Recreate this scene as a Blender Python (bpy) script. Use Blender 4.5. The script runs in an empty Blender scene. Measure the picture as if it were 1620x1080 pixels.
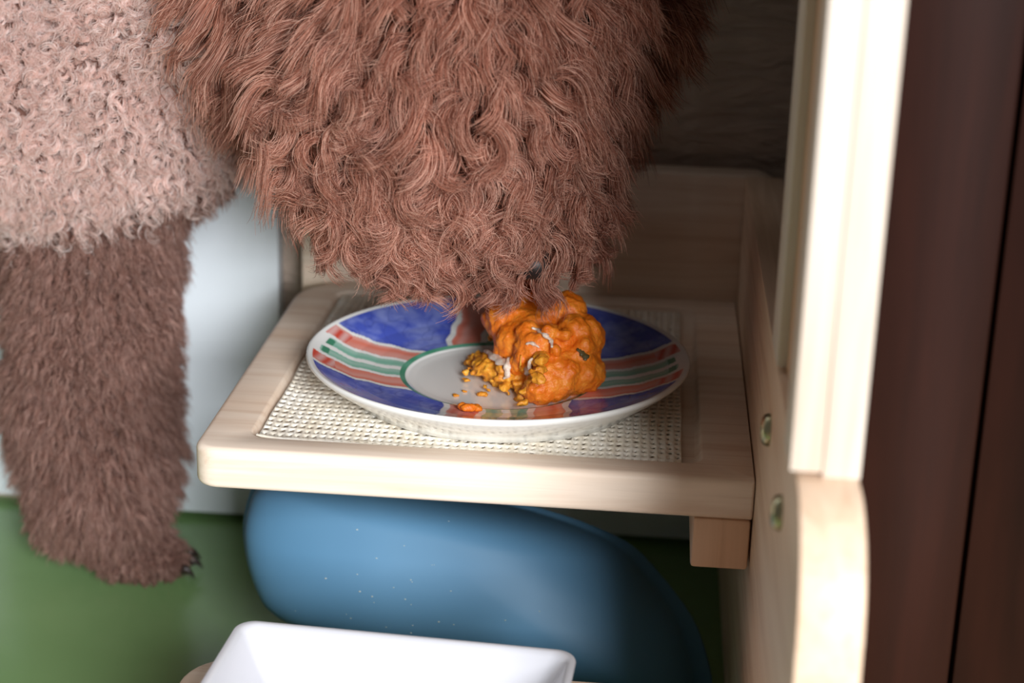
import bpy, bmesh, math, random
import numpy as np
from mathutils import Vector, Matrix, noise, kdtree

random.seed(7); rng = np.random.default_rng(11)
S = bpy.context.scene
COL = S.collection
PI = math.pi

# ------------------------------------------------------------------ camera, world, light, exposure
r_ = Vector((0.996, 0.085, 0.029)); f_ = Vector((-0.0709, 0.9435, -0.3227)).normalized()
yaw, pitch, roll = -0.07498, 0.32858, 0.03022
f_ = Vector((math.sin(yaw)*math.cos(pitch), math.cos(yaw)*math.cos(pitch), -math.sin(pitch)))
r0 = Vector((math.cos(yaw), -math.sin(yaw), 0)); u0 = r0.cross(f_)
rr_ = math.cos(roll)*r0 + math.sin(roll)*u0; uu_ = -math.sin(roll)*r0 + math.cos(roll)*u0
cam_d = bpy.data.cameras.new('camera'); cam = bpy.data.objects.new('camera', cam_d); COL.objects.link(cam)
M = Matrix((rr_, uu_, -f_)).transposed().to_4x4(); M.translation = Vector((-0.05372, -0.72694, 0.30637))
cam.matrix_world = M
cam_d.sensor_width = 36.0; cam_d.lens = 2843.9/1620*36.0; cam_d.clip_start = 0.02
cam_d.dof.use_dof = True; cam_d.dof.focus_distance = 0.825; cam_d.dof.aperture_fstop = 6.3
S.camera = cam

wd = bpy.data.worlds.new('world'); S.world = wd; wd.use_nodes = True
wn = wd.node_tree.nodes; wl = wd.node_tree.links
bg = wn['Background']; bg.inputs['Color'].default_value = (1.0, 0.93, 0.86, 1); bg.inputs['Strength'].default_value = 0.125

def area(name, loc, target, sx, sy, power, color):
    d = bpy.data.lights.new(name, 'AREA'); d.shape = 'RECTANGLE'; d.size = sx; d.size_y = sy; d.energy = power; d.color = color
    o = bpy.data.objects.new(name, d); COL.objects.link(o); o.location = loc
    o.rotation_euler = (Vector(target)-Vector(loc)).to_track_quat('-Z', 'Y').to_euler()
    return o
area('window_light', (0.80, -2.3, 0.86), (-0.15, 0.05, 0.0), 0.82, 1.1, 131, (0.95, 0.972, 1.0))

S.view_settings.view_transform = 'Standard'; S.view_settings.look = 'None'
S.view_settings.gamma = 1.0; S.view_settings.use_curve_mapping = False
S.view_settings.exposure = 0.0

# ------------------------------------------------------------------ helpers
def lin(r, g, b):
    f = lambda c: (c/255/12.92) if c/255 <= 0.04045 else ((c/255+0.055)/1.055)**2.4
    return (f(r), f(g), f(b))
def L4(c): return (c[0], c[1], c[2], 1.0)

class Mat:
    def __init__(s, name, color=(1, 1, 1), rough=0.5, spec=0.5, **kw):
        s.m = bpy.data.materials.new(name); s.m.use_nodes = True
        s.nt = s.m.node_tree; s.b = s.nt.nodes['Principled BSDF']
        s.b.inputs['Base Color'].default_value = L4(color); s.b.inputs['Roughness'].default_value = rough
        s.b.inputs['Specular IOR Level'].default_value = spec
        for k, v in kw.items(): s.b.inputs[k.replace('_', ' ')].default_value = v
    def n(s, t, **kw):
        x = s.nt.nodes.new(t)
        for k, v in kw.items():
            if k in x.inputs: x.inputs[k].default_value = v
            else: setattr(x, k, v)
        return x
    def l(s, a, b): s.nt.links.new(a, b)
    def coords(s, scale=(1, 1, 1)):
        tc = s.n('ShaderNodeTexCoord'); mp = s.n('ShaderNodeMapping'); mp.inputs['Scale'].default_value = scale
        s.l(tc.outputs['Object'], mp.inputs['Vector']); return mp.outputs['Vector']
    def noise(s, vec, scale=5, detail=3, rough=0.5, dist=0.0):
        t = s.n('ShaderNodeTexNoise'); t.inputs['Scale'].default_value = scale; t.inputs['Detail'].default_value = detail
        t.inputs['Roughness'].default_value = rough; t.inputs['Distortion'].default_value = dist
        s.l(vec, t.inputs['Vector']); return t.outputs['Fac']
    def ramp(s, fac, stops):
        t = s.n('ShaderNodeValToRGB'); e = t.color_ramp.elements
        while len(e) < len(stops): e.new(0.5)
        for i, (p, c) in enumerate(stops): e[i].position = p; e[i].color = L4(c)
        s.l(fac, t.inputs['Fac']); return t.outputs['Color']
    def mix(s, a, b, fac, mode='MIX'):
        t = s.n('ShaderNodeMix'); t.data_type = 'RGBA'; t.blend_type = mode
        for sock, v in ((t.inputs[0], fac), (t.inputs[6], a), (t.inputs[7], b)):
            if isinstance(v, (int, float)): sock.default_value = v
            elif isinstance(v, tuple): sock.default_value = L4(v)
            else: s.l(v, sock)
        return t.outputs[2]
    def base(s, c): s.l(c, s.b.inputs['Base Color'])
    def bump(s, h, strength=0.3, dist=0.001):
        t = s.n('ShaderNodeBump'); t.inputs['Strength'].default_value = strength; t.inputs['Distance'].default_value = dist
        s.l(h, t.inputs['Height']); s.l(t.outputs['Normal'], s.b.inputs['Normal'])

def link(name, me, mat=None, parent=None, smooth=True):
    o = bpy.data.objects.new(name, me); COL.objects.link(o)
    if mat is not None: me.materials.append(mat.m if isinstance(mat, Mat) else mat)
    if smooth:
        me.polygons.foreach_set('use_smooth', [True]*len(me.polygons))
    if parent is not None: o.parent = parent
    return o
def mesh(name, V, F):
    me = bpy.data.meshes.new(name); me.from_pydata([tuple(v) for v in V], [], F); me.update(); return me
def from_bm(name, bm):
    bmesh.ops.recalc_face_normals(bm, faces=bm.faces[:])
    me = bpy.data.meshes.new(name); bm.to_mesh(me); bm.free(); return me
def sharp(o, ang=35):
    o.data.set_sharp_from_angle(angle=math.radians(ang)); return o
def tag(o, label=None, cat=None, group=None, kind=None):
    if label: o['label'] = label
    if cat: o['category'] = cat
    if group: o['group'] = group
    if kind: o['kind'] = kind
    return o
def empty(name, loc=(0, 0, 0)):
    o = bpy.data.objects.new(name, None); COL.objects.link(o); o.location = loc; o.empty_display_size = 0.05; return o
def rrect(x0, x1, y0, y1, rad, n=8):
    # counter-clockwise loop; rad = front-left, front-right, back-right, back-left
    P = []
    for (cx, cy, sx, sy, r, a0) in ((x0, y0, 1, 1, rad[0], PI), (x1, y0, -1, 1, rad[1], 1.5*PI), (x1, y1, -1, -1, rad[2], 0), (x0, y1, 1, -1, rad[3], .5*PI)):
        for k in range(n):
            a = a0 + (PI/2)*k/(n-1)
            P.append((cx+sx*r+r*math.cos(a), cy+sy*r+r*math.sin(a)))
    return P
def loft(loops, cap0=True, cap1=True, closed=True):
    V = []; F = []; n = len(loops[0])
    for lp in loops: V += list(lp)
    for i in range(len(loops)-1):
        for k in range(n if closed else n-1):
            a = i*n+k; b = i*n+(k+1) % n
            F.append((a, b, b+n, a+n))
    if cap0: F.append(tuple(range(n-1, -1, -1)))
    if cap1: F.append(tuple((len(loops)-1)*n+k for k in range(n)))
    return V, F
def box_bm(bm, x0, x1, y0, y1, z0, z1, bev=0.0, seg=2):
    r = bmesh.ops.create_cube(bm, size=1.0)
    vs = r['verts']
    bmesh.ops.scale(bm, vec=(x1-x0, y1-y0, z1-z0), verts=vs)
    bmesh.ops.translate(bm, vec=((x0+x1)/2, (y0+y1)/2, (z0+z1)/2), verts=vs)
    if bev > 0:
        es = list({e for v in vs for e in v.link_edges})
        bmesh.ops.bevel(bm, geom=es, offset=bev, segments=seg, profile=0.5, affect='EDGES')
def box(name, x0, x1, y0, y1, z0, z1, mat, parent=None, bev=0.0008, seg=2):
    bm = bmesh.new(); box_bm(bm, x0, x1, y0, y1, z0, z1, bev, seg)
    return sharp(link(name, from_bm(name, bm), mat, parent), 30)
def prism_x(name, prof, x0, x1, mat, parent=None, bev=0.001):
    # profile in (y, z), extruded along x
    bm = bmesh.new()
    a = [bm.verts.new((x0, y, z)) for y, z in prof]; f = bm.faces.new(a)
    r = bmesh.ops.extrude_face_region(bm, geom=[f])
    bmesh.ops.translate(bm, vec=(x1-x0, 0, 0), verts=[v for v in r['geom'] if isinstance(v, bmesh.types.BMVert)])
    bmesh.ops.recalc_face_normals(bm, faces=bm.faces[:])
    if bev > 0:
        es = [e for e in bm.edges if len(e.link_faces) == 2 and any(len(q.verts) > 4 for q in e.link_faces)]
        bmesh.ops.bevel(bm, geom=es, offset=bev, segments=2, profile=0.5, affect='EDGES')
    return sharp(link(name, from_bm(name, bm), mat, parent), 30)
def fbm(p, s, o=4):
    return noise.fractal(Vector(p)*s, 0.9, 2.0, o)

# ------------------------------------------------------------------ materials
def wood(name, axis, light=(240, 221, 202), dark=(224, 197, 173), seed=0.0, rough=0.45):
    m = Mat(name, rough=rough, spec=0.35)
    sc = [150, 150, 150]; sc[axis] = 7
    v = m.coords(tuple(sc))
    g = m.noise(v, 1.0, 5, 0.6, 0.6)
    sc2 = [28, 28, 28]; sc2[axis] = 3
    g2 = m.noise(m.coords(tuple(sc2)), 1.0, 2, 0.5, 0.3)
    c1 = m.ramp(g, [(0.28, lin(*dark)), (0.52, lin(*light)), (0.8, lin(*[min(255, c+10) for c in light]))])
    c2 = m.ramp(g2, [(0.3, lin(236, 212, 190)), (0.6, (1, 1, 1))])
    m.base(m.mix(c1, c2, 0.45, 'MULTIPLY'))
    m.bump(g, 0.12, 0.0006)
    return m
wood_x = wood('pale_wood_grain_across', 0)
wood_y = wood('pale_wood_grain_deep', 1, light=(233, 206, 180), dark=(214, 182, 152))
wood_z = wood('pale_wood_grain_upright', 2, light=(216, 205, 193), dark=(206, 189, 172))
wood_zz = wood('amber_wood_grain_upright', 2, light=(206, 164, 126), dark=(186, 142, 104))
endgrain = wood('pale_wood_end', 2, light=(224, 186, 154), dark=(206, 166, 134))

# ------------------------------------------------------------------ setting
FLOOR = -0.165; YW = 0.2925
mf = Mat('green_floor_paint', lin(96, 142, 62), 0.22, 0.5)
nz = mf.noise(mf.coords((6, 6, 6)), 1.0, 3)
mf.base(mf.ramp(nz, [(0.3, lin(116, 152, 96)), (0.7, lin(134, 168, 112))]))
mf.bump(mf.noise(mf.coords((60, 60, 60)), 1.0, 2), 0.08, 0.002)
fl = box('floor', -1.10, 0.60, -0.42, YW+0.1, FLOOR-0.05, FLOOR, mf, bev=0); tag(fl, 'glossy green floor', kind='structure')
mf2 = Mat('added_beige_floor', lin(150, 128, 108), 0.4, 0.4)  # unseen front floor, added in dull beige to cut green bounce on the wood
mf2.base(mf2.ramp(mf2.noise(mf2.coords((8, 8, 8)), 1.0, 3), [(0.3, lin(104, 86, 70)), (0.7, lin(122, 102, 86))]))
fl2 = box('floor', -2.2, 2.2, -3.0, -0.4205, FLOOR-0.05, FLOOR-0.0005, mf2, bev=0); tag(fl2, 'unseen beige floor added in front to limit green bounce light', kind='structure')

mw = Mat('taupe_wrinkled_wallpaper', lin(150, 132, 118), 0.75, 0.25)
a = mw.noise(mw.coords((22, 22, 90)), 1.0, 4, 0.55, 0.8); b = mw.noise(mw.coords((14, 14, 2)), 1.0, 3)
mw.base(mw.mix(mw.ramp(b, [(0.3, lin(196, 176, 160)), (0.7, lin(212, 194, 180))]), mw.ramp(a, [(0.3, (0.8, 0.8, 0.8)), (0.7, (1, 1, 1))]), 0.6, 'MULTIPLY'))
mw.bump(a, 1.0, 0.008)
wb = box('wall_back', -2.2, 2.2, YW+0.002, YW+0.1, FLOOR, 1.9, mw, bev=0); tag(wb, 'taupe wrinkled wall behind the wooden stand', kind='structure')

mwhite = Mat('white_gloss_paint', lin(238, 245, 250), 0.28, 0.45)
mwhite.bump(mwhite.noise(mwhite.coords((40, 40, 40)), 1.0, 2), 0.05, 0.002)
t1 = box('trim_1', -0.340, -0.269, YW-0.014, YW+0.001, FLOOR+0.0042, 1.6, mwhite, bev=0.0012); tag(t1, 'white upright casing board', kind='structure')
d1 = box('door_1', -1.05, -0.3425, YW-0.007, YW+0.001, FLOOR+0.0052, 1.6, mwhite, bev=0.001); tag(d1, 'white door leaf behind the dog', kind='structure')
bb = box('baseboard_back', -0.2685, 0.05, YW-0.010, YW+0.001, FLOOR+0.0042, -0.085, mwhite, bev=0.0015); tag(bb, 'white baseboard under the taupe wall', kind='structure')

# dark cabinet to the right
mc = Mat('dark_stained_wood', rough=0.35, spec=0.12)
g = mc.noise(mc.coords((30, 30, 2.5)), 1.0, 4, 0.6, 0.5)
mc.base(mc.ramp(g, [(0.3, lin(25, 12, 9)), (0.7, lin(46, 22, 16))]))
cab = empty('wooden_cabinet', (0.40, 0.27, FLOOR))
tag(cab, 'dark reddish-brown stained cabinet standing right of the pale wooden stand', 'cabinet')
cx = 0.40; cyy = 0.27
def cbox(name, x0, x1, y0, y1, z0, z1, mat=mc, bev=0.0015): return box(name, x0-cx, x1-cx, y0-cyy, y1-cyy, z0-FLOOR, z1-FLOOR, mat, cab, bev)
cbox('carcass', 0.027, 0.80, -0.0535, 0.2900, FLOOR, 1.10)
cbox('stile', 0.027, 0.078, -0.069, -0.0540, FLOOR+0.0, 1.08)
cbox('door', 0.0805, 0.44, -0.064, -0.0540, FLOOR+0.0, 1.08)
cbox('door', 0.443, 0.80, -0.064, -0.0540, FLOOR+0.0, 1.08)

# ------------------------------------------------------------------ wooden feeding stand
W, D, T, H, TP = 0.25, 0.2613, 0.0196, 0.0734, 0.0213
st = empty('feeding_stand', (0, 0, FLOOR))
tag(st, 'pale wooden pet feeding stand with trays and a tall right side panel', 'feeding stand')
def pm(o):           # keep world coordinates under the stand's empty
    o.parent = st; o.matrix_parent_inverse = Matrix.Translation((0, 0, -FLOOR)); return o
def lp(P, z): return [(x, y, z) for x, y in P]
def tray(name, x0, x1, y0, y1, ztop, th, rad, rec, rrad, dep, mat, n=9):
    ro = 0.0032; loops = []
    def outer(ins): return rrect(x0+ins, x1-ins*0.2, y0+ins, y1-ins*0.2, [max(r-ins, 0.0004) for r in rad], n)
    for k in range(5):
        a = k/4*PI/2; loops.append(lp(outer(ro*(1-math.sin(a))), ztop-th+ro*(1-math.cos(a))))
    for k in range(5):
        a = k/4*PI/2; loops.append(lp(outer(ro*(1-math.cos(a))), ztop-ro*(1-math.sin(a))))
    def inner(ins): return rrect(rec[0]+ins, rec[1]-ins, rec[2]+ins, rec[3]-ins, [max(r-ins, 0.001) for r in rrad], n)
    loops.append(lp(inner(-0.0012), ztop)); loops.append(lp(inner(-0.0003), ztop-0.0004)); loops.append(lp(inner(0.0002), ztop-0.0014))
    loops.append(lp(inner(0.0008), ztop-dep+0.0015)); loops.append(lp(inner(0.0026), ztop-dep))
    V, F = loft(loops)
    o = link(name, mesh(name, V, F), mat); sharp(o, 40); return pm(o)
REC = (-0.2275, -0.0238, 0.0170, 0.2450)
tray('tray_shelf', -W, -0.0004, 0, D, 0, T, (0.011, 0.0015, 0.0015, 0.034), REC, (0.008, 0.006, 0.012, 0.012), 0.0048, wood_x)
# back board: long rounded board standing on the tray's back edge
bkT = 0.020
prof = rrect(-W-0.002, TP, -T-0.03, H, (0.004, 0.004, 0.016, 0.016), 8)
bm = bmesh.new(); vs = [bm.verts.new((x, D, z)) for x, z in prof]; f = bm.faces.new(vs)
rx = bmesh.ops.extrude_face_region(bm, geom=[f]); bmesh.ops.translate(bm, vec=(0, bkT, 0), verts=[v for v in rx['geom'] if isinstance(v, bmesh.types.BMVert)])
bmesh.ops.recalc_face_normals(bm, faces=bm.faces[:])
bmesh.ops.bevel(bm, geom=[e for e in bm.edges if any(len(q.verts) > 4 for q in e.link_faces)], offset=0.0022, segments=3, profile=0.5, affect='EDGES')
pm(sharp(link('back_board', from_bm('back_board', bm), wood_x), 30))
# side panel with rounded front shoulder
arc = []
RA = 0.042
for k in range(13):
    a = PI/2 + (PI/2)*k/12
    arc.append((-0.176+RA*math.cos(a), H+0.0012-RA+RA*math.sin(a)))
pp = [(D-0.0006, FLOOR+0.001), (D-0.0006, H), (-0.03, H), (-0.165, H+0.001)] + arc + [(-0.222, 0.0), (-0.228, -0.08), (-0.231, FLOOR+0.001)]
pm(prism_x('side_panel', pp, 0.0, TP, wood_y, bev=0.0013))
# upright post over the panel, with the batten and rails on its inner side
pm(box('upright_post', 0.0086, TP, -0.1715, -0.035, H+0.0012, 0.62, wood_z, bev=0.0006))
pm(box('batten', -0.0022, 0.0084, -0.1716, -0.146, H+0.0030, 0.62, wood_z, bev=0.0005))
pm(box('inner_rail', 0.0032, 0.0084, -0.1458, -0.0662, H+0.0022, 0.62, wood_zz, bev=0.0006))
pm(box('batten', -0.0008, 0.0084, -0.066, -0.035, H+0.0022, 0.62, wood_z, bev=0.0011))
# support cleat below the tray
pm(box('support_cleat', -0.0262, -0.0009, 0.0015, D-0.02, -0.0440, -T-0.0003, endgrain, bev=0.0016))
# lower tray
tray('lower_tray', -W, -0.0006, -0.205, -0.010, -0.098, 0.018, (0.011, 0.0015, 0.0015, 0.024), (-0.232, -0.022, -0.190, -0.026), (0.008, 0.008, 0.008, 0.008), 0.003, wood_x)
pm(box('support_cleat', -0.0262, -0.0009, -0.20, -0.02, -0.140, -0.1165, endgrain, bev=0.0016))
# bolts
mb_ = Mat('worn_brass_bolt', lin(176, 172, 140), 0.28, 0.5, Metallic=1.0)
mdk = Mat('bolt_socket_dark', lin(40, 34, 28), 0.6, 0.3)
for (y, z) in ((-0.0505, 0.0437), (-0.1300, 0.0430), (-0.0505, -0.1080), (-0.15, -0.1080)):
    V = []; n = 20; loops = []
    for (r, x) in ((0.0066, 0.0), (0.0066, -0.0012), (0.0060, -0.0026), (0.0045, -0.0034), (0.0028, -0.0036), (0.0026, -0.0016)):
        loops.append([(x, y+r*math.cos(2*PI*k/n), z+r*math.sin(2*PI*k/n)) for k in range(n)])
    V, F = loft(loops)
    o = link('bolt', mesh('bolt', V, F), mb_); bmx = bmesh.new(); bmx.from_mesh(o.data); bmesh.ops.recalc_face_normals(bmx, faces=bmx.faces[:]); bmx.to_mesh(o.data); bmx.free()
    sharp(o, 40); pm(o); o['label'] = 'tarnished round bolt head'
    V, F = loft([[(x, y+0.0026*math.cos(2*PI*k/6), z+0.0026*math.sin(2*PI*k/6)) for k in range(6)] for x in (-0.0017, -0.0019)])
    s_ = link('bolt_socket', mesh('bolt_socket', V, F), mdk, smooth=False); s_.parent = o

# ------------------------------------------------------------------ woven mat
mm = Mat('cream_woven_straw', lin(232, 222, 204), 0.7, 0.3)
nz = mm.noise(mm.coords((120, 120, 120)), 1.0, 2)
mm.base(mm.ramp(nz, [(0.3, lin(230, 218, 198)), (0.65, lin(244, 238, 226))]))
mm.bump(mm.noise(mm.coords((900, 900, 900)), 1.0, 2), 0.4, 0.0004)
def build_mat():
    bm = bmesh.new()
    x0, x1, y0, y1 = -0.2250, -0.0320, 0.0195, 0.2435
    NX, NY = 50, 40; cw = (x1-x0)/NX; ch = (y1-y0)/NY; K = 8
    def base(x, y):
        w = 0.0007*noise.noise(Vector((x*30, y*30, 3)))
        z = 0.0004*noise.noise(Vector((x*45, y*45, 9))) + 0.0003*math.sin((x-x0)/cw*PI*2)*math.cos((y-y0)/ch*PI*2)
        e = max(0.0, 1-(y-y0)/0.008); z += 0.0022*e*e*max(0.0, 1-(x-x0)/0.13)      # front edge turned up at the left
        c = max(0.0, 1-(x-x0)/0.010); z += 0.0012*c*c
        return Vector((x+w, y+w, z-0.0034))
    cache = {}
    def V(ix2, iy2):          # half-cell lattice
        k = (ix2, iy2)
        if k not in cache: cache[k] = bm.verts.new(base(x0+ix2*cw/2, y0+iy2*ch/2))
        return cache[k]
    for j in range(NY):
        for i in range(NX):
            cx_, cy_ = x0+(i+.5)*cw, y0+(j+.5)*ch
            dx = 0.12*cw*random.uniform(-1, 1); dy = 0.12*ch*random.uniform(-1, 1)
            s = random.uniform(0.42, 0.58)*(1.22 if (i+2*j) % 4 == 0 else 0.92)
            if j == 0: s *= 1.25
            outer = [V(2*i+2, 2*j+1), V(2*i+2, 2*j+2), V(2*i+1, 2*j+2), V(2*i, 2*j+2), V(2*i, 2*j+1), V(2*i, 2*j), V(2*i+1, 2*j), V(2*i+2, 2*j)]
            inner = []
            for k in range(8):
                a = k*PI/4
                p = base(cx_+dx+s*cw*.5*math.cos(a)*1.05, cy_+dy+s*ch*.5*math.sin(a)*0.95); p.z -= 0.0004
                inner.append(bm.verts.new(p))
            for k in range(8):
                bm.faces.new((outer[k], outer[(k+1) % 8], inner[(k+1) % 8], inner[k]))
    bmesh.ops.recalc_face_normals(bm, faces=bm.faces[:])
    r = bmesh.ops.solidify(bm, geom=bm.faces[:], thickness=0.0010)
    me = bpy.data.meshes.new('woven_mat'); bm.to_mesh(me); bm.free(); return me
mat_o = link('woven_mat', build_mat(), mm)
zs = np.array([v.co.z for v in mat_o.data.vertices])
mat_o.location.z = (-0.0047) - zs.min()
MATZ = mat_o.location.z + float(np.quantile(zs, 0.97))
tag(mat_o, 'cream openwork woven mat lying in the recess of the wooden tray', 'mat')

# ------------------------------------------------------------------ plate
PC = (-0.1225, 0.1030); PZ = MATZ + 0.0001
def build_plate():
    prof = [(0.0, 0.0030), (0.050, 0.0028), (0.0665, 0.0024), (0.0680, 0.0002), (0.0700, 0.0), (0.0718, 0.0004), (0.0735, 0.0030), (0.080, 0.0072), (0.087, 0.0120), (0.0920, 0.0162), (0.0938, 0.0182), (0.0936, 0.0194), (0.0928, 0.0198)]
    rin = [(0.0918, 0.0195), (0.0880, 0.0176), (0.080, 0.0142), (0.072, 0.0112), (0.062, 0.0090), (0.054, 0.0080), (0.0495, 0.0077), (0.0480, 0.0076), (0.0465, 0.0071), (0.044, 0.0062), (0.040, 0.0058), (0.0, 0.0056)]
    P = prof[:]
    # fine subdivision of the inner, painted side
    full = [prof[-1]] + rin
    rs = np.array([p[0] for p in full])[::-1]; zz = np.array([p[1] for p in full])[::-1]
    fine = np.concatenate([np.linspace(0.0928, 0.040, 118)[1:], np.linspace(0.040, 0.004, 10)[1:]])
    for r in fine: P.append((r, float(np.interp(r, rs, zz))))
    P.append((0.0, 0.0056))
    N = 640
    pr = np.array(P); n = len(pr)
    th = np.arange(N)*2*PI/N
    V = np.zeros((n-2, N, 3)); V[..., 0] = pr[1:-1, 0][:, None]*np.cos(th); V[..., 1] = pr[1:-1, 0][:, None]*np.sin(th); V[..., 2] = pr[1:-1, 1][:, None]
    m = n-2; VV = V.reshape(-1, 3).tolist(); F = []
    for i in range(m-1):
        for k in range(N):
            a = i*N+k; b = i*N+(k+1) % N
            F.append((a, b, b+N, a+N))
    c0 = len(VV); VV.append((0, 0, pr[0, 1])); c1 = len(VV); VV.append((0, 0, pr[-1, 1]))
    for k in range(N):
        F.append((c0, (k+1) % N, k)); F.append((c1, (m-1)*N+k, (m-1)*N+(k+1) % N))
    me = mesh('plate', VV, F)
    # painted pattern: cross of striped arms with blue corners
    A = np.array(VV); x, y, z = A[:, 0], A[:, 1], A[:, 2]; r = np.hypot(x, y)
    w1 = 0.0008*np.sin(x*160+1.3)+0.0006*np.sin(x*410+y*90); w2 = 0.0008*np.sin(y*150+.4)+0.0006*np.sin(y*380+x*110)
    white = np.array(lin(240, 240, 236)); green = np.array(lin(130, 188, 166)); green2 = np.array(lin(70, 140, 110)); sal = np.array(lin(226, 128, 108)); red = np.array(lin(214, 76, 58))
    blue = np.array(lin(78, 96, 196)); bdark = np.array(lin(34, 48, 140)); blight = np.array(lin(150, 164, 226))
    C = np.tile(white, (len(A), 1))
    streak = lambda u, v: 0.5+0.5*np.sin(u*620+1.1*np.sin(v*47)+2*np.sin(u*230))
    top = np.zeros(len(A), bool); top[12*N:] = True
    inr = top & (r > 0.048) & (r < 0.0908)
    ax, ay = np.abs(x), np.abs(y)
    horiz = ax > ay
    # transverse coordinate: arms bend towards the back as they near the rim
    bend = 0.0045*np.clip((ax-0.05)/0.04, 0, 1)**2
    tv = np.where(horiz, y-bend+w1, x-0.008*(y < 0)+0.0*y+w2)
    t = np.abs(tv)
    endr = 0.0890-0.0012*np.sin(tv*300)
    def put(mask, col, var=None, amt=0.25, alt=None):
        c = np.tile(col, (mask.sum(), 1))
        if alt is not None: c = c*(1-var[mask][:, None]*amt)+np.asarray(alt)*var[mask][:, None]*amt
        C[mask] = c
    sv = np.where(horiz, streak(tv, x), streak(tv, y))
    lim = np.where(horiz, 0.031, 0.027)
    put(inr & (t > 0.0022) & (t < 0.0100) & (r < endr-0.002), green, sv, 0.22, white)
    put(inr & (t > 0.0132) & (t < np.where(horiz, 0.0256, 0.0270)), sal, sv, 0.22, white)
    rend = inr & (t > 0.0138) & (t < 0.024) & (r > 0.080) & horiz
    put(rend, red, streak(x, y*3), 0.45, white)
    gend = inr & (t > 0.0022) & (t < 0.009) & (r > 0.0835) & (r < 0.0872) & horiz
    put(gend, green2)
    # blue corners
    q = np.minimum(ay+np.sign(-y)*bend, ax+np.where(y < 0, np.sign(-x)*0.008, 0))
    tb = np.minimum(np.abs(y-bend+w1), np.abs(x-0.008*(y < 0)+w2))
    bl = inr & (np.abs(y-bend+w1) > 0.0285) & (np.abs(x-0.008*(y < 0)+w2) > 0.0300)
    v1 = np.array([noise.fractal(Vector((a*60, b*60, 2.0)), 0.8, 2.1, 4) for a, b in zip(x[bl], y[bl])])
    v2 = np.array([abs(noise.noise(Vector((a*95, b*70, 7.0)))) for a, b in zip(x[bl], y[bl])])
    c = np.tile(blue, (bl.sum(), 1)); k = np.clip(v1*1.1+.35, 0, 1)[:, None]*0.75; c = c*(1-k)+blight*k
    k = np.clip(1-v2/0.05, 0, 1)[:, None]*0.4; c = c*(1-k)+bdark*k
    edge = 0.7*np.clip(1-np.minimum(np.abs(y-bend+w1)[bl]-0.0285, np.minimum(np.abs(x-0.008*(y < 0)+w2)[bl]-0.0300, 0.0908-r[bl]))/0.003, 0, 1)[:, None]*0.55
    c = c*(1-edge)+bdark*edge
    C[bl] = c
    ring = top & (r > 0.0458) & (r < 0.0482); put(ring, green2, streak(np.arctan2(y, x)*.02, r), 0.3, green)
    col = np.concatenate([C, np.ones((len(C), 1))], 1).astype(np.float32)
    at = me.color_attributes.new('paint', 'FLOAT_COLOR', 'POINT'); at.data.foreach_set('color', col.ravel())
    return me
mp = Mat('painted_glazed_ceramic', rough=0.16, spec=0.5, Coat_Weight=0.3, Coat_Roughness=0.08)
an = mp.n('ShaderNodeAttribute'); an.attribute_name = 'paint'; mp.base(an.outputs['Color'])
plate = link('plate', build_plate(), mp); plate.location = (PC[0], PC[1], PZ)
tag(plate, 'round white plate hand-painted with blue, green and salmon stripes on the woven mat', 'plate')
def plate_z(x, y):
    r = math.hypot(x-PC[0], y-PC[1])
    return PZ + float(np.interp(r, [0, .040, .044, .0465, .048, .054, .062, .072, .080, .087], [.0056, .0058, .0062, .0071, .0076, .0080, .0090, .0112, .0142, .0176]))

# ------------------------------------------------------------------ remeshed organic blobs
def ellipsoid(bm, c, r, rot=None, sub=3):
    q = bmesh.ops.create_icosphere(bm, subdivisions=sub, radius=1.0)['verts']
    mt = Matrix.Translation(c) @ (rot.to_4x4() if rot else Matrix.Identity(4)) @ Matrix.Diagonal((*r, 1))
    bmesh.ops.transform(bm, matrix=mt, verts=q)
def capsule(bm, a, b, ra, rb, n=7):
    a = Vector(a); b = Vector(b)
    for k in range(n+1):
        t = k/n; r = ra+(rb-ra)*t; ellipsoid(bm, a.lerp(b, t), (r, r, r), sub=2)
def remesh(bm, name, voxel, smooth=6):
    me = bpy.data.meshes.new(name); bm.to_mesh(me); bm.free()
    o = bpy.data.objects.new(name+'_tmp', me); COL.objects.link(o)
    md = o.modifiers.new('r', 'REMESH'); md.mode = 'VOXEL'; md.voxel_size = voxel
    if smooth: ms = o.modifiers.new('s', 'SMOOTH'); ms.iterations = smooth; ms.factor = 0.5
    dg = bpy.context.evaluated_depsgraph_get(); out = bpy.data.meshes.new_from_object(o.evaluated_get(dg)); out.name = name
    bpy.data.objects.remove(o); bpy.data.meshes.remove(me)
    return out

def displace(me, fn, post=None):
    n = len(me.vertices); a = np.zeros(n*3, np.float32); b = np.zeros(n*3, np.float32)
    me.vertices.foreach_get('co', a); me.vertices.foreach_get('normal', b)
    a = a.reshape(-1, 3); b = b.reshape(-1, 3)
    out = a + b*np.array([fn(Vector(p)) for p in a], np.float32)[:, None]
    if post: out[:, 2] = [post(p) for p in out]
    me.vertices.foreach_set('co', out.ravel()); me.update()

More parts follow.
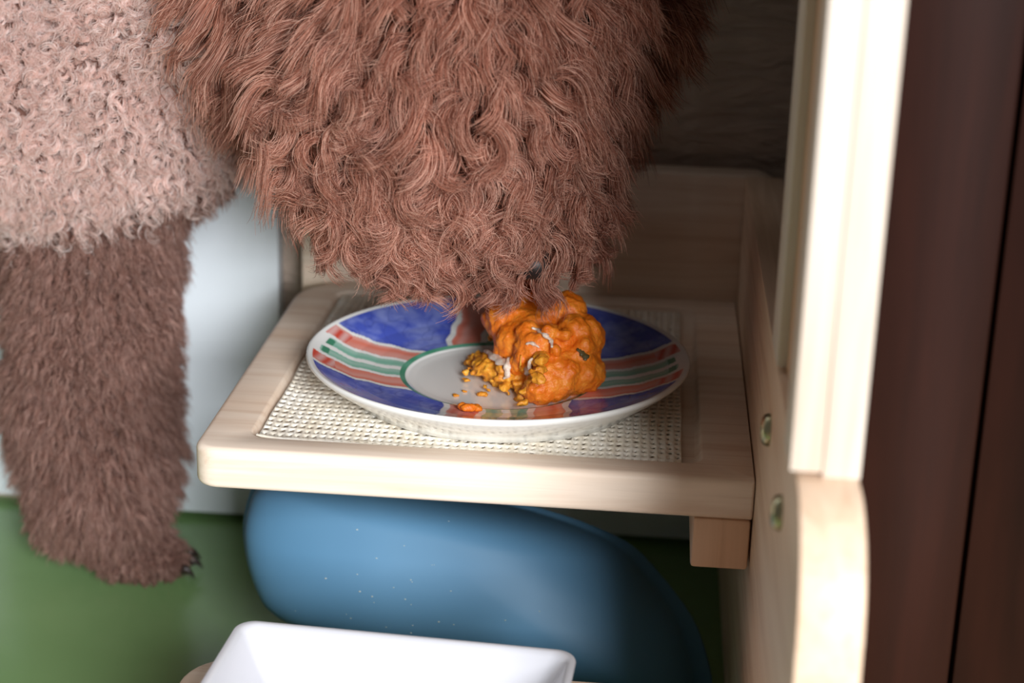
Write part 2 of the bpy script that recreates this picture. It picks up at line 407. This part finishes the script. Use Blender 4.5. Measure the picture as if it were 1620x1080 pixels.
# food: mashed pumpkin with shredded chicken
mo = Mat('orange_pumpkin_mash', rough=0.42, spec=0.45, Subsurface_Weight=0.25, Subsurface_Scale=0.004)
mo.b.inputs['Subsurface Radius'].default_value = (1.0, 0.35, 0.08)
na = mo.noise(mo.coords((160, 160, 160)), 1.0, 5, 0.6)
mo.base(mo.ramp(na, [(0.3, lin(218, 104, 18)), (0.5, lin(234, 126, 30)), (0.72, lin(244, 152, 54))]))
mo.bump(mo.noise(mo.coords((700, 700, 700)), 1.0, 4), 0.5, 0.0012)
my = Mat('yellow_pumpkin_crumble', rough=0.45, spec=0.45, Subsurface_Weight=0.2, Subsurface_Scale=0.003)
nb = my.noise(my.coords((220, 220, 220)), 1.0, 4, 0.6)
my.base(my.ramp(nb, [(0.3, lin(206, 120, 26)), (0.6, lin(238, 164, 50)), (0.8, lin(246, 196, 96))]))
my.bump(my.noise(my.coords((900, 900, 900)), 1.0, 3), 0.5, 0.001)
food = empty('pumpkin_mash', (-0.100, 0.100, plate_z(-0.1, 0.1)))
tag(food, 'mound of orange mashed pumpkin with chicken shreds on the painted plate', 'food')
def fp(o): o.parent = food; o.matrix_parent_inverse = Matrix.Translation(-Vector(food.location)); return o
bm = bmesh.new()
for (x, y, z, r) in ((-.098, .094, .016, .017), (-.086, .088, .012, .014), (-.094, .078, .010, .0125), (-.106, .108, .022, .016), (-.088, .104, .018, .016), (-.096, .112, .026, .015),
                     (-.112, .100, .018, .013), (-.082, .098, .024, .012), (-.100, .070, .007, .008), (-.079, .090, .009, .010), (-.103, .086, .022, .010), (-.117, .110, .024, .011), (-.090, .110, .034, .010), (-.104, .116, .036, .009), (-.086, .092, .030, .008), (-.118, .112, .030, .0115), (-.114, .118, .036, .010), (-.120, .120, .024, .012)):
    ellipsoid(bm, (x, y, z+0.004), (r, r, r*0.95))
for k in range(26):
    a = random.uniform(0, 2*PI); e = random.uniform(0.0, 1.0); R = 0.021
    p = (-.095+R*math.cos(a)*math.cos(e)*.95, .094+R*1.05*math.sin(a)*math.cos(e), .014+.026*math.sin(e)); s = random.uniform(.0025, .0055)
    ellipsoid(bm, p, (s, s, s), sub=2)
me = remesh(bm, 'mash_mound', 0.0010, 7)
displace(me, lambda c: 0.0012*fbm(c, 120, 3)+0.0008*fbm(c, 300, 4)-0.0012*max(0, 0.3-abs(noise.noise(c*130))),
         lambda p: max(p[2], plate_z(p[0], p[1])-0.0002))
fp(link('mash_mound', me, mo))
bm = bmesh.new()
ellipsoid(bm, (-.119, .100, .011), (.016, .014, .006)); ellipsoid(bm, (-.112, .090, .010), (.010, .010, .006))
for k in range(420):
    t = random.random(); x = -.139+.040*t**.8; y = .116-.038*t+random.gauss(0, .009); hmax = .004+.020*t
    s = random.uniform(.0012, .0028)*(.7+.6*t); z = plate_z(x, y)+s*.7+random.random()**1.4*hmax
    rot = Matrix.Rotation(random.uniform(0, PI), 3, 'Z') @ Matrix.Rotation(random.uniform(-.6, .6), 3, 'X')
    ellipsoid(bm, (x, y, z), (s*1.4, s, s*.8), rot, 2)
me = remesh(bm, 'crumbly_mash', 0.0009, 2)
displace(me, lambda c: 0.0011*fbm(c, 380, 3), lambda p: max(p[2], plate_z(p[0], p[1])-0.0002))
o = fp(link('crumbly_mash', me, my)); o['label'] = 'yellowish crumbly pumpkin edge'
mch = Mat('cooked_chicken_meat', lin(196, 168, 140), 0.5, 0.4, Subsurface_Weight=0.15, Subsurface_Scale=0.002)
nc = mch.noise(mch.coords((500, 90, 500)), 1.0, 3)
mch.base(mch.ramp(nc, [(0.35, lin(206, 176, 152)), (0.65, lin(244, 230, 214))]))
def ribbon(name, pts, w, th, mat, label=None, up=(0, -0.5, 1)):
    P = [Vector(p) for p in pts]; Q = []
    for i in range(len(P)-1):
        for s in range(4):
            t = s/4; p0 = P[max(i-1, 0)]; p1 = P[i]; p2 = P[i+1]; p3 = P[min(i+2, len(P)-1)]
            Q.append(0.5*((2*p1)+(-p0+p2)*t+(2*p0-5*p1+4*p2-p3)*t*t+(-p0+3*p1-3*p2+p3)*t**3))
    Q.append(P[-1]); loops = []
    for i, p in enumerate(Q):
        tg = (Q[min(i+1, len(Q)-1)]-Q[max(i-1, 0)]).normalized(); sd = tg.cross(Vector(up)).normalized(); nn = sd.cross(tg)
        f = min(1.0, 0.35+2.2*min(i, len(Q)-1-i)/len(Q)); f *= 1+.25*math.sin(i*1.7)
        loops.append([p+sd*math.cos(a)*w*f*.5+nn*math.sin(a)*th*f*.5 for a in [2*PI*k/8 for k in range(8)]])
    V, F = loft(loops)
    o = fp(link(name, mesh(name, V, F), mat))
    if label: o['label'] = label
    return o
from mathutils.bvhtree import BVHTree
bmf = bmesh.new()
for o in [c for c in COL.objects if c.name in ('mash_mound', 'crumbly_mash')]: bmf.from_mesh(o.data)
bvh = BVHTree.FromBMesh(bmf); bmf.free()
def on_food(pts, lift=0.0006):       # drop points seen at these places of the picture on to the mound's surface
    out = []; C = Vector(cam.matrix_world.translation)
    for (u, v) in pts:
        d = (f_+rr_*((u-810)/2843.9)-uu_*((v-540)/2843.9)).normalized()
        h = bvh.ray_cast(C, d)
        if h[0] is None: continue
        out.append(h[0]+(h[1]*lift))
    return out
def shred(pts, w, th, mat, label=None, name='chicken_shred', lift=0.0006):
    P = on_food(pts, lift)
    if len(P) >= 2: ribbon(name, P, w, th, mat, label)
shred([(840, 520), (852, 524), (864, 529), (871, 538), (874, 549)], .0026, .0018, mch, 'pale chicken shred curving over the top')
shred([(832, 544), (842, 543), (853, 549)], .0018, .0014, mch, 'thin pale chicken shred')
shred([(768, 558), (782, 566), (797, 574), (808, 577)], .0056, .0024, mch, 'greyish chicken flake', lift=0.0016)
shred([(809, 563), (805, 578), (800, 590), (797, 600)], .0034, .0020, mch, 'greyish chicken flake standing at the torn edge', lift=0.0016)
shred([(842, 570), (838, 582), (835, 594)], .0050, .0024, mch, 'brownish chicken chunk', lift=0.0012)
shred([(826, 562), (824, 574), (820, 582)], .0011, .0010, my, 'yellow pumpkin fibre', lift=0.0014)
mgr = Mat('dark_green_vegetable', lin(84, 72, 40), 0.4, 0.5)
shred([(913, 551), (921, 557), (925, 564), (924, 570)], .0040, .0014, mgr, 'small dark scrap stuck in the mash', name='vegetable_scrap', lift=0.0002)
# crumbs lying on the plate
crumbs = ((-.140, .0735, .0017, 'tiny orange crumb alone on the white well, left of the other crumbs'),
          (-.1265, .0755, .0030, 'flat orange crumb in the white well, in front of the mound'),
          (-.1365, .0800, .0014, 'tiny orange crumb in the white well, farthest back'),
          (-.1330, .0480, .0052, 'large orange crumb on the salmon stripe near the front rim, left one'),
          (-.1265, .0505, .0040, 'orange crumb on the salmon stripe beside the largest crumb'))
for i, (x, y, s, lab) in enumerate(crumbs):
    bm = bmesh.new()
    for k in range(5): ellipsoid(bm, (random.uniform(-.5, .5)*s*1.2, random.uniform(-.5, .5)*s*.7, s*.28), (s*.62, s*.45, s*.36), None, 2)
    me = remesh(bm, 'pumpkin_crumb', s*.12, 2); zz = min(v.co.z for v in me.vertices)
    displace(me, lambda c: s*.14*noise.noise(c*(2.2/s)+Vector((i*3, 0, 0))))
    zz = min(v.co.z for v in me.vertices)
    for v in me.vertices: v.co.z -= zz
    o = link('pumpkin_crumb', me, mo if i >= 3 else my); o.location = (x, y, plate_z(x, y))
    gx = (plate_z(x+.001, y)-plate_z(x-.001, y))/.002; gy = (plate_z(x, y+.001)-plate_z(x, y-.001))/.002
    o.rotation_euler = Vector((-gx, -gy, 1)).to_track_quat('Z', 'Y').to_euler()
    tag(o, lab, 'crumb', 'pumpkin crumbs on the plate')

# ------------------------------------------------------------------ blue tub lying on its side under the tray
mt_ = Mat('blue_translucent_plastic', lin(62, 134, 182), 0.5, 0.35, Transmission_Weight=0.15, IOR=1.45)
nt_ = mt_.noise(mt_.coords((260, 260, 260)), 1.0, 1)
mt_.base(mt_.mix(lin(82, 128, 162), lin(96, 140, 172), mt_.noise(mt_.coords((14, 14, 14)), 1.0, 2)))
CTRL = [(-0.2539,.0952),(-0.2551,.0803),(-0.2514,.0625),(-0.2442,.0465),(-0.2369,.0382),(-0.2231,.0316),(-0.203,.028),(-0.1729,.0241),(-0.1266,.0185),(-0.0872,.0128),(-0.0545,.0072),(-0.0285,.0035),(-0.0140,.0046),(-0.0077,.0136),(-0.0105,.0294),(-0.0196,.0502),(-0.0385,.0725),(-0.0556,.0865),(-0.0889,.0980),(-0.1321,.1059),(-0.1855,.1109),(-0.2330,.1120),(-0.2490,.1065)]
def tub():
    ctrl = CTRL
    n = len(ctrl); pts = []
    for i in range(n):
        p0, p1, p2, p3 = [Vector(ctrl[(i+k-1) % n]) for k in range(4)]
        for q in range(4):
            t = q/4; pts.append(0.5*((2*p1)+(-p0+p2)*t+(2*p0-5*p1+4*p2-p3)*t*t+(-p0+3*p1-3*p2+p3)*t**3))
    c = Vector((-.140, .085))
    ca, sa = 1/math.sqrt(1+.45**2), .45/math.sqrt(1+.45**2)      # the rim leans back against the wall side
    def ring(s, d, off=(0, 0)):                                  # d = height of the ring above the rim plane, towards the viewer
        out = []
        for p in pts:
            u = c.x+off[0]+(p.x-c.x)*s; w = c.y+off[1]+(p.y-c.y)*s
            out.append((u, .085+w*sa-d*ca, FLOOR+w*ca+d*sa))
        return out
    def tr(a, b, k): return tuple(a[i]+(b[i]-a[i])*k for i in range(2))
    loops = []; bo = (-0.0135, -0.006); bs = 0.80; DP = 0.050
    NQ = 18; e = 2/2.7
    for k in range(1, NQ+1):
        a = k/NQ*PI/2*0.985; q = math.sin(a)**e; d = max(math.cos(a), 0)**e
        loops.append(ring(0.94*q, DP*d, tr((0, 0), bo, d)))
    loops.append(ring(0.990, 0.0030)); loops.append(ring(1.0, 0.0015)); loops.append(ring(1.0, -0.001)); loops.append(ring(0.975, -0.001))
    for k in range(NQ, 0, -1):
        a = k/NQ*PI/2*0.985; q = math.sin(a)**e; d = max(math.cos(a), 0)**e
        loops.append(ring(0.915*q, (DP-0.003)*d, tr((0, 0), bo, d)))
    V, F = loft(loops)
    me = mesh('plastic_tub', V, F); b = bmesh.new(); b.from_mesh(me); bmesh.ops.recalc_face_normals(b, faces=b.faces[:]); b.to_mesh(me); b.free(); return me
tb = link('plastic_tub', tub(), mt_)
zmin = min(v.co.z for v in tb.data.vertices); tb.location.z = FLOOR-zmin+0.0002
tag(tb, 'blue translucent plastic tub lying on its side under the wooden tray', 'tub')
# dried specks on its base
msp = Mat('pale_dried_speck', lin(176, 184, 180), 0.7, 0.2)
bm = bmesh.new()
for k in range(30):
    x = random.gauss(-.165, .022) if k < 36 else random.uniform(-.235, -.09); z = random.gauss(-.094, .016)
    y = 0.0757+0.004*0
    s = random.uniform(.0002, .0005)
    hit, loc, nrm, _ = tb.ray_cast(Vector((x, -0.1, z)), Vector((0, 1, 0)))
    if hit: ellipsoid(bm, loc, (s*1.5, s*.4, s), None, 1)
o = link('dried_specks', from_bm('dried_specks', bm), msp, tb); o['kind'] = 'stuff'; o['label'] = 'pale dried specks'

# ------------------------------------------------------------------ white dish on the lower tray
mdh = Mat('white_glazed_dish', lin(206, 206, 212), 0.22, 0.5)
def dish():
    x0, x1, y0, y1 = -.0745, .0745, -.0580, .0580; h = .036
    def R(ins, z, rad): return lp(rrect(x0+ins, x1-ins, y0+ins, y1-ins, [max(rad-ins*.3, .002)]*4, 9), z)
    loops = [R(.022, 0, .012), R(.019, .0006, .012), R(.017, .003, .012), R(.0010, h-.003, .009), R(0.0, h-.0012, .009), R(.0004, h-.0003, .009), R(.0018, h, .009), R(.0034, h-.0004, .009),
             R(.0046, h-.002, .009), R(.020, .009, .009), R(.024, .0055, .009), R(.030, .0045, .009)]
    V, F = loft(loops); return mesh('dish', V, F)
ds = link('dish', dish(), mdh); sharp(ds, 50)
ds.location = (-.1505, -.0965, -.101+.0002); ds.rotation_euler.z = -0.058
tag(ds, 'white rectangular deep dish on the lower wooden tray', 'dish')

# ------------------------------------------------------------------ dog
dog = empty('poodle', (-.42, .22, FLOOR))
tag(dog, 'curly brown poodle bending its head down over the painted plate', 'dog')
def dp(o): o.parent = dog; o.matrix_parent_inverse = Matrix.Translation(-Vector(dog.location)); return o
bm = bmesh.new()
RY = lambda a: Matrix.Rotation(math.radians(a), 3, 'Y'); RX = lambda a: Matrix.Rotation(math.radians(a), 3, 'X'); RZ = lambda a: Matrix.Rotation(math.radians(a), 3, 'Z')
# trunk
ellipsoid(bm, (-.375, .206, .120), (.105, .062, .078), RY(12), 4)
ellipsoid(bm, (-.470, .215, .108), (.100, .054, .070), RY(2), 4)
ellipsoid(bm, (-.570, .218, .105), (.080, .052, .066), None, 4)
ellipsoid(bm, (-.330, .200, .128), (.070, .060, .064), RY(18), 4)
# neck
capsule(bm, (-.32, .200, .160), (-.185, .140, .195), .058, .050)
# head: skull, muzzle, cheeks, hanging ears
ellipsoid(bm, (-.140, .125, 0.185), (.068, .058, .062), None, 4)
ellipsoid(bm, (-.115, .128, 0.200), (.056, .052, .060), None, 4)
capsule(bm, (-.130, .115, 0.150), (-.108, .098, 0.085), .044, .021)
ellipsoid(bm, (-.140, .100, 0.102), (.036, .030, .034), RY(-25), 3)
ellipsoid(bm, (-.172, .082, 0.124), (.040, .020, .058), RY(-18) @ RX(8), 3)      # near ear
ellipsoid(bm, (-.150, .072, 0.160), (.045, .022, .060), RY(-8), 3)
ellipsoid(bm, (-.110, .168, 0.130), (.030, .016, .062), RY(12) @ RX(-6), 3)      # far ear
# front legs
capsule(bm, (-.356, .210, .050), (-.364, .208, -.060), .042, .042)
capsule(bm, (-.364, .208, -.060), (-.357, .204, -.110), .042, .036)
capsule(bm, (-.352, .200, -.115), (-.348, .200, -.140), .030, .020, 4)
ellipsoid(bm, (-.338, .198, -.1520), (.030, .019, .0120), RY(4), 3)
ellipsoid(bm, (-.375, .200, -.138), (.022, .017, .014), RY(20), 3)
capsule(bm, (-.430, .246, .060), (-.500, .250, -.060), .034, .030)
capsule(bm, (-.500, .250, -.060), (-.505, .250, -.140), .030, .020)
ellipsoid(bm, (-.491, .250, -.152), (.028, .018, .012), None, 3)
# hind legs: knee forward and high, hock backward, upright shank
for (yy, dx) in ((.190, .0), (.248, -.03)):
    capsule(bm, (-.590+dx, yy, .070), (-.570+dx, yy, -.010), .046, .038)
    capsule(bm, (-.570+dx, yy, -.010), (-.632+dx, yy, -.078), .036, .024)
    capsule(bm, (-.632+dx, yy, -.078), (-.625+dx, yy, -.145), .024, .018)
    ellipsoid(bm, (-.612+dx, yy, -.152), (.028, .017, .012), None, 3)
# tail
capsule(bm, (-.640, .218, .140), (-.665, .218, .215), .016, .010, 6); ellipsoid(bm, (-.670, .218, .235), (.026, .026, .028))
body_me = remesh(bm, 'body', 0.0042, 5)
displace(body_me, lambda c: 0.0035*noise.noise(c*45)+0.0016*noise.noise(c*110), lambda p: max(p[2], FLOOR+0.0004))
msk = Mat('brown_dog_undercoat', lin(104, 74, 64), 0.8, 0.2)
body = dp(link('body', body_me, msk))

# fur ---------------------------------------------------------------
body_me.calc_loop_triangles()
nt = len(body_me.loop_triangles)
tri = np.zeros(nt*3, np.int32); body_me.loop_triangles.foreach_get('vertices', tri); tri = tri.reshape(-1, 3)
co = np.zeros(len(body_me.vertices)*3, np.float32); body_me.vertices.foreach_get('co', co); co = co.reshape(-1, 3).astype(float)
no = np.zeros(len(body_me.vertices)*3, np.float32); body_me.vertices.foreach_get('normal', no); no = no.reshape(-1, 3).astype(float)
ta, tbb, tc = co[tri[:, 0]], co[tri[:, 1]], co[tri[:, 2]]
ar = 0.5*np.linalg.norm(np.cross(tbb-ta, tc-ta), axis=1); cen = (ta+tbb+tc)/3
tn = np.cross(tbb-ta, tc-ta); tn /= np.linalg.norm(tn, axis=1)[:, None]+1e-12
cpos = np.array(cam.matrix_world.translation)
facing = ((cpos-cen)*tn).sum(1)/np.linalg.norm(cpos-cen, axis=1)
dens = np.where(cen[:, 0] > -0.47, 1.0, 0.22)*np.where(facing > -0.35, 1.0, 0.3)*np.where(cen[:, 2] > 0.21, 0.4, 1.0)
headw = 1/(1+np.exp(-((cen[:, 0]+0.246)+0.25*(0.19-cen[:, 1])-0.0)/0.006))       # 1 on the head and ears
headw = np.where((cen[:, 1] < 0.19), headw, np.where(cen[:, 0] > -0.215, 1, 0))
def smooth(t): return t*t*(3-2*t)
def make_fur(name, N, wts, clump_n, K, length, curl, turns, grav, clumpf, rad, mat, rnd=0.35, comb=(0, 0, -1)):
    p = wts*ar; p = p/p.sum(); idx = rng.choice(nt, N, p=p)
    u, v = rng.random(N), rng.random(N); sw = u+v > 1; u[sw] = 1-u[sw]; v[sw] = 1-v[sw]
    P = ta[idx]+(tbb[idx]-ta[idx])*u[:, None]+(tc[idx]-ta[idx])*v[:, None]
    n = no[tri[idx, 0]]*(1-u-v)[:, None]+no[tri[idx, 1]]*u[:, None]+no[tri[idx, 2]]*v[:, None]
    n /= np.linalg.norm(n, axis=1)[:, None]
    ci = rng.choice(N, clump_n, replace=False)
    kd = kdtree.KDTree(clump_n)
    for i, q in enumerate(P[ci]): kd.insert(q, i)
    kd.balance()
    own = np.array([kd.find(q)[1] for q in P])
    cP, cn = P[ci], n[ci]
    Lc = length(cP)*rng.uniform(0.75, 1.2, clump_n); Ac = curl(cP)*rng.uniform(0.6, 1.35, clump_n); Tc = turns(cP)*rng.uniform(0.75, 1.3, clump_n); gc = grav(cP)
    d0 = cn+rng.normal(0, rnd, (clump_n, 3)); d0 /= np.linalg.norm(d0, axis=1)[:, None]
    ref = np.where(np.abs(d0[:, 2:3]) < 0.9, np.array([[0, 0, 1.0]]), np.array([[1.0, 0, 0]]))
    e1 = np.cross(d0, ref); e1 /= np.linalg.norm(e1, axis=1)[:, None]; e2 = np.cross(d0, e1)
    ph = rng.uniform(0, 2*PI, clump_n); hand = rng.choice([-1, 1], clump_n)
    cmb = np.array(comb, float)
    # centre line of each clump
    ts = np.linspace(0, 1, K); C = np.zeros((clump_n, K, 3)); C[:, 0] = cP
    for k in range(1, K):
        t = ts[k]; d = d0*(1-gc*t)[:, None]+cmb[None]*(gc*t*1.15)[:, None]
        # keep hair lying on, not entering, the body
        dn = (d*cn).sum(1); d += cn*np.clip(0.12-dn, 0, 1)[:, None]
        d /= np.linalg.norm(d, axis=1)[:, None]; C[:, k] = C[:, k-1]+d*(Lc/(K-1))[:, None]
    line = C-cP[:, None]
    env = smooth(np.clip(ts*2.2, 0, 1))
    ang = ph[:, None]+2*PI*Tc[:, None]*ts[None]*hand[:, None]
    off = (Ac[:, None]*env[None])[..., None]*(np.cos(ang)[..., None]*e1[:, None]+np.sin(ang)[..., None]*e2[:, None]) - (Ac[:, None]*env[None]*0)[..., None]
    ls = rng.uniform(0.72, 1.06, N)
    # per-strand path
    jit = rng.normal(0, 1, (N, 3))*0.10
    G = np.zeros((N, K, 3), np.float32)
    droot = P-cP[own]; near = np.exp(-((np.linalg.norm(droot, axis=1)/0.011)**4))
    for k in range(K):
        t = ts[k]; tt = t*ls
        kk = np.clip(tt*(K-1), 0, K-1.001); k0 = kk.astype(int); fr = (kk-k0)[:, None]
        base = line[own, k0]*(1-fr)+line[own, k0+1]*fr
        o_ = off[own, k0]*(1-fr)+off[own, k0+1]*fr
        cl = (clumpf*smooth(np.clip(t*1.3, 0, 1))*near)[:, None]
        G[:, k] = cP[own]+droot*(1-cl)+base+o_+jit*(Lc[own]*t)[:, None]*0.6
    G[..., 2] = np.maximum(G[..., 2], FLOOR+0.0006)
    hc = bpy.data.hair_curves.new(name); hc.add_curves([K]*N)
    hc.attributes['position'].data.foreach_set('vector', G.ravel()) if 'position' in hc.attributes else hc.points.foreach_set('position', G.ravel())
    ra = hc.attributes.get('radius') or hc.attributes.new('radius', 'FLOAT', 'POINT')
    taper = np.interp(ts, [0, .6, 1], [1, .85, .25])
    ra.data.foreach_set('value', np.tile(taper*rad, N).astype(np.float32))
    hc.materials.append(mat.m)
    o = bpy.data.objects.new(name, hc); COL.objects.link(o); dp(o); o['kind'] = 'stuff'
    return o
def fur_mat(name, c_dark, c_mid, c_light, rough=0.42, spec=0.5, sheen=0.15, blot=0.6):
    m = Mat(name, rough=rough, spec=spec)
    hi = m.n('ShaderNodeHairInfo')
    c = m.ramp(hi.outputs['Random'], [(0.0, c_dark), (0.5, c_mid), (1.0, c_light)])
    big = m.noise(m.coords((38, 38, 38)), 1.0, 3)
    c = m.mix(c, m.ramp(big, [(0.35, (0.72, 0.68, 0.66)), (0.65, (1, 1, 1))]), blot, 'MULTIPLY')
    m.base(c); m.b.inputs['Sheen Weight'].default_value = sheen; m.b.inputs['Sheen Roughness'].default_value = 0.4; m.b.inputs['Sheen Tint'].default_value = (1, 0.9, 0.87, 1)
    tr = m.n('ShaderNodeBsdfTranslucent'); m.l(c, tr.inputs['Color'])
    mx = m.n('ShaderNodeMixShader'); mx.inputs[0].default_value = 0.45
    m.l(m.b.outputs[0], mx.inputs[1]); m.l(tr.outputs[0], mx.inputs[2])
    m.l(mx.outputs[0], m.nt.nodes['Material Output'].inputs['Surface'])
    return m
f_body = fur_mat('tan_body_fur', lin(218, 178, 164), lin(240, 212, 202), lin(252, 242, 238), sheen=0.5, blot=0.25)
f_leg = fur_mat('brown_leg_fur', lin(116, 80, 68), lin(160, 118, 104), lin(214, 174, 160))
f_head = fur_mat('reddish_head_curls', lin(128, 76, 58), lin(198, 136, 113), lin(248, 202, 180))
one = lambda v: (lambda q: np.full(len(q), v))
legw = 1/(1+np.exp((cen[:, 2]-(0.046+0.35*(cen[:, 0]+0.37)))/0.004))
wb = dens*(1-headw)*(1-legw); wl_ = dens*(1-headw)*legw; wh = dens*headw
make_fur('body_fur', 100000, wb, 6800, 10, one(0.0160), one(0.0022), one(1.6), one(0.30), 0.82, 0.00017, f_body)
make_fur('leg_fur', 80000, wl_, 5600, 8, lambda q: np.interp(q[:, 2], [-.16, -.14, -.10, 0], [.007, .012, .019, .015]), lambda q: np.interp(q[:, 2], [-.15, -.10, -.03], [.0010, .0006, .0012]), one(1.4), one(0.75), 0.62, 0.00016, f_leg)
make_fur('head_fur', 110000, wh, 1700, 16, lambda q: np.interp(q[:, 2], [.05, .12, .2], [.020, .036, .040]), lambda q: 0.0022+0.0040*np.exp(-((q[:, 2]-0.105)/0.045)**2)*np.exp(-((q[:, 0]+0.155)/0.05)**2), lambda q: 1.2+0.8*np.exp(-((q[:, 2]-0.105)/0.045)**2), one(0.60), 0.82, 0.00018, f_head, comb=(-0.05, -0.1, -1))
# nose, eyes, claws
mn = Mat('black_wet_nose', lin(34, 25, 24), 0.45, 0.4)
bm = bmesh.new(); ellipsoid(bm, (0, 0, 0), (.0095, .0085, .0075)); ellipsoid(bm, (-.004, -.002, -.004), (.005, .005, .004)); ellipsoid(bm, (.004, -.002, -.004), (.005, .005, .004))
nm = remesh(bm, 'nose', 0.0012, 3); o = dp(link('nose', nm, mn))
bmf = bmesh.new(); bmf.from_mesh(body_me); bvb = BVHTree.FromBMesh(bmf); bmf.free()
h = bvb.ray_cast(Vector((-.106, -.2, .074)), Vector((0, 1, 0)))
o.location = (h[0]+Vector((.001, -.008, -.003))) if h[0] else Vector((-.106, .07, .07))
me_ = Mat('dark_brown_eye', lin(34, 20, 12), 0.08, 0.5)
for (x, y, z) in ((-.118, .070, .176), (-.082, .150, .176)):
    bm = bmesh.new(); ellipsoid(bm, (0, 0, 0), (.0075, .0065, .0075)); o = dp(link('eye', from_bm('eye', bm), me_)); o.location = (x, y, z)
mcl = Mat('dark_claw_horn', lin(46, 34, 30), 0.35, 0.5)
for (x, y, z, a) in ((-.3080, .1900, -.1565, -8), (-.3060, .2000, -.1555, 3), (-.3100, .2110, -.1560, 14)):
    loops = []
    for k in range(8):
        t = k/7; r = .0030*(1-t)**.7+.0003; cxx = .007*t; czz = .002*math.sin(t*PI*.7)-.006*t*t
        loops.append([(cxx, r*.8*math.cos(b), czz+r*math.sin(b)) for b in [2*PI*j/10 for j in range(10)]])
    V, F = loft(loops); o = dp(link('claw', mesh('claw', V, F), mcl)); o.location = (x, y, z); o.rotation_euler.z = math.radians(a)
